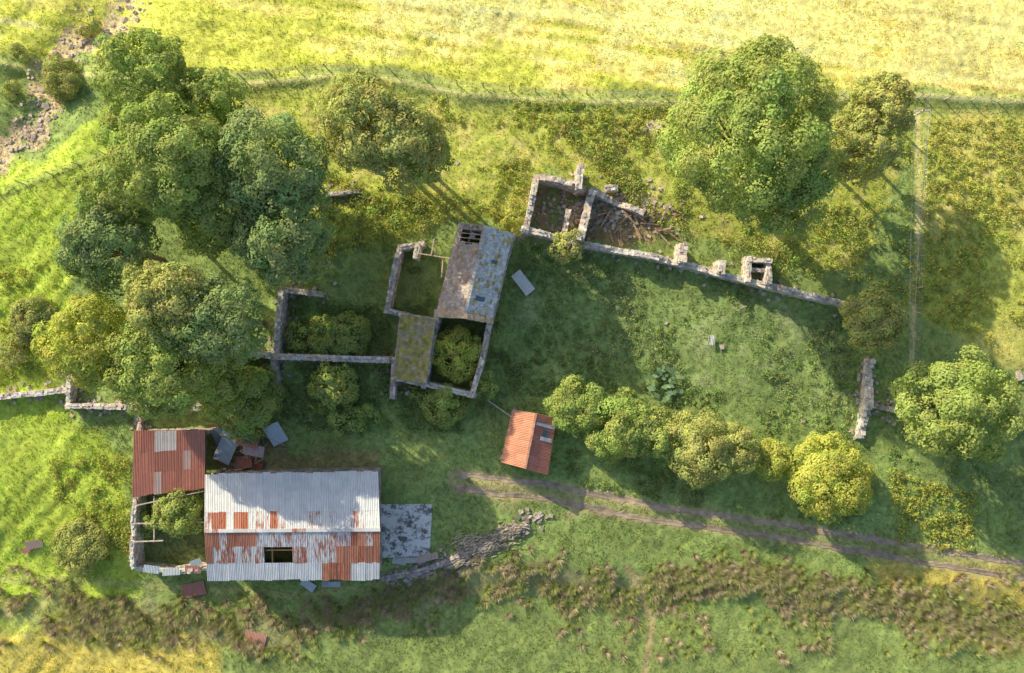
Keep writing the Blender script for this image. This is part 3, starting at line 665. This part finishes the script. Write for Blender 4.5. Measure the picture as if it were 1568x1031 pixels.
b=B();slates(b,[c1[3],c1[0],c1[1],c1[2]],10,18,sl(L(.50,.42,.26),.18,.45,L(.50,.44,.13)));b.obj('mossy_roof',[M_slate],AN)
b=B();q=[(i[0],i[1]) for i in inset(c1,.15)];wallgeo(b,[q[3],q[0]],3,.5,0,z0=-.2,top=lambda p:2.9);wallgeo(b,[q[2],q[3]],3,.5,0,z0=-.2,top=lambda p:3.0,tint=1.2);wallgeo(b,[q[0],q[1]],3,.5,0,z0=-.2,top=lambda p:3.0,tint=1.2);b.obj('walls',[M_stone],AN)
part(AN,'room_west_wall',[(668,492),(658,545),(648,590)],3.5,.45,.08,1.2)
part(AN,'room_south_wall',[(608,580),(648,588),(722,606)],3.2,.5,.12,1.25)
part(AN,'room_east_wall',[(722,606),(736,560),(748,500)],3.5,.5,.12,1.2)
YD=empty('roofless_byre')
part(YD,'west_wall',[(612,375),(600,425),(591,474)],2.6,.5,.15,1.2);part(YD,'south_wall',[(588,474),(616,482)],2.5,.5,.15,1.2);part(YD,'north_wall',[(610,378),(642,372)],2.6,.55,.3,1.2);part(YD,'north_stub',[(640,374),(636,390)],2.4,.5,.4,1.2)
b=B()
for a in ((640,388,690,396),(665,365,660,392),(645,390,642,372),(678,398,676,425)): b.beam(at(a[0],a[1],2.3),at(a[2],a[3],2.5),.12,.12,L(.55,.45,.35))
for a in ((664,390),(690,396)): p=at(*a,2.4);b.beam([p[0],p[1],-.2],p,.14,.14,L(.45,.36,.28))
b.obj('timber_frame',[M_wood],YD)
# ------------------------------------------------------------ fences, gate, stones
def fence(pp,name='post_and_wire_fence',step=2.6):
    b=B();w=[gat(*p) for p in pp];last=None
    for i in range(len(w)-1):
        n=max(1,int(np.linalg.norm(w[i+1]-w[i])/step))
        for j in range(n+(i==len(w)-2)):
            p=w[i]*(1-j/n)+w[i+1]*j/n;p[2]=hs(p[0],p[1]);q=p+[rng.uniform(-.08,.08),rng.uniform(-.08,.08),1.15]
            b.cone(p-[0,0,.3],q,.07,.06,L(.55,.5,.42),0,6)
            if last is not None:
                for z in (.95,.6,.3): b.beam(last*z/1.15+lastp*(1-z/1.15),q*z/1.15+p*(1-z/1.15),.018,.018,L(.45,.45,.45))
            last,lastp=q,p
    b.obj(name,[M_wood])
fence([(185,108),(370,118),(500,104),(600,110),(700,130),(860,143),(1050,148),(1250,143),(1405,150)]);fence([(1416,150),(1410,300),(1403,440),(1398,600)]);fence([(-60,322),(0,298),(80,268),(160,236)]);fence([(370,118),(382,160),(392,215)]);fence([(1405,150),(1568,158),(1700,162)])
b=B();q=at(1415,169,4.5);g_=hs(q[0],q[1]);b.cone([q[0],q[1],g_-.4],q,.15,.10,L(.65,.58,.48),0,9);b.beam(q+[-.8,0,-.3],q+[.8,.1,-.3],.12,.12,L(.6,.55,.46));b.cone(q+[-.7,0,-.24],q+[-.7,0,-.05],.04,.03,L(.6,.6,.6));b.cone(q+[.7,.1,-.24],q+[.7,.1,-.05],.04,.03,L(.6,.6,.6))
q2=at(1396,600,4.5);b.cone([q2[0],q2[1],hs(q2[0],q2[1])-.4],q2,.13,.09,L(.6,.53,.43),0,9)
for dx_ in (-.7,.7):
    pr_=q+[dx_,0,-.05]
    for j in range(1,13):
        f=j/12;c_=(q+[dx_,0,-.05])*(1-f)+(q2+[dx_*.1,0,-.05])*f-[0,0,2.2*f*(1-f)];b.beam(pr_,c_,.03,.03,L(.6,.6,.58));pr_=c_
b.obj('utility_pole_line',[M_wood])
b=B();p=gat(747,612);q=gat(783,637)
for z in (.35,.6,.85,1.1): b.beam(p+[0,0,z],q+[0,0,z],.07,.08,L(.62,.57,.5))
for f in (0,.5,1): o=p*(1-f)+q*f;b.beam(o-[0,0,.1],o+[0,0,1.2],.1,.1,L(.5,.45,.4))
b.beam(p+[0,0,.3],q+[0,0,1.1],.06,.06,L(.5,.45,.4));b.obj('field_gate',[M_wood])
b=B()
for _ in range(420):
    i=rng.integers(1,len(GULLY)-2);f=rng.random();uu=GULLY[i][0]*(1-f)+GULLY[i+1][0]*f+rng.normal(0,17);vv=GULLY[i][1]*(1-f)+GULLY[i+1][1]*f+rng.normal(0,15)
    p=xyz(np.array([uu]),np.array([vv]))[0];s=rng.gamma(2,.08)+.06;b.boxes([p+[0,0,s*.1]],[[s,s*.8,s*.6]],rng.uniform(0,3),L(.64,.53,.48)*rng.uniform(.7,1.2),0,s*.15)
b.obj('stream_boulders',[M_stone])
b=B()
for (a,c,s) in ((997,196,1.2),(1008,192,.8),(985,200,.6),(1105,532,.5),(1230,645,.45),(625,603,.6),(1020,495,.4),(940,287,.5),(1135,470,.4),(700,250,.4),(1560,575,.9)):
    p=gat(a,c);b.boxes([p+[0,0,s*.1]],[[s,s*.7,s*.5]],rng.uniform(0,3),L(.62,.53,.46),0,s*.12)
b.obj('field_stones',[M_stone])
# ------------------------------------------------------------ light
EL=math.radians(23);AZ=math.radians(315)
w=bpy.data.worlds.new('World');scene.world=w;w.use_nodes=True;nt=w.node_tree;bg=nt.nodes['Background'];bg.inputs[1].default_value=.15
sk=nt.nodes.new('ShaderNodeTexSky');sk.sky_type='NISHITA';sk.sun_disc=False;sk.sun_elevation=EL;sk.sun_rotation=AZ;sk.dust_density=2.0;sk.air_density=1.0;sk.ozone_density=.7;nt.links.new(sk.outputs[0],bg.inputs[0])
sl_=bpy.data.lights.new('sun','SUN');sl_.energy=5;sl_.angle=math.radians(.55);sl_.color=(1,.87,.60)
so=bpy.data.objects.new('sun',sl_);scene.collection.objects.link(so)
from mathutils import Vector
dirv=Vector((math.sin(AZ)*math.cos(EL),math.cos(AZ)*math.cos(EL),math.sin(EL)));so.rotation_euler=dirv.to_track_quat('Z','Y').to_euler()
cam=bpy.data.cameras.new('camera');cam.sensor_width=36;cam.lens=36*H/108;cam.clip_end=3000
co=bpy.data.objects.new('camera',cam);co.location=(0,0,H);co.rotation_euler=(0,0,0);scene.collection.objects.link(co);scene.camera=co
scene.view_settings.view_transform='Standard';scene.view_settings.look='None';scene.view_settings.exposure=0
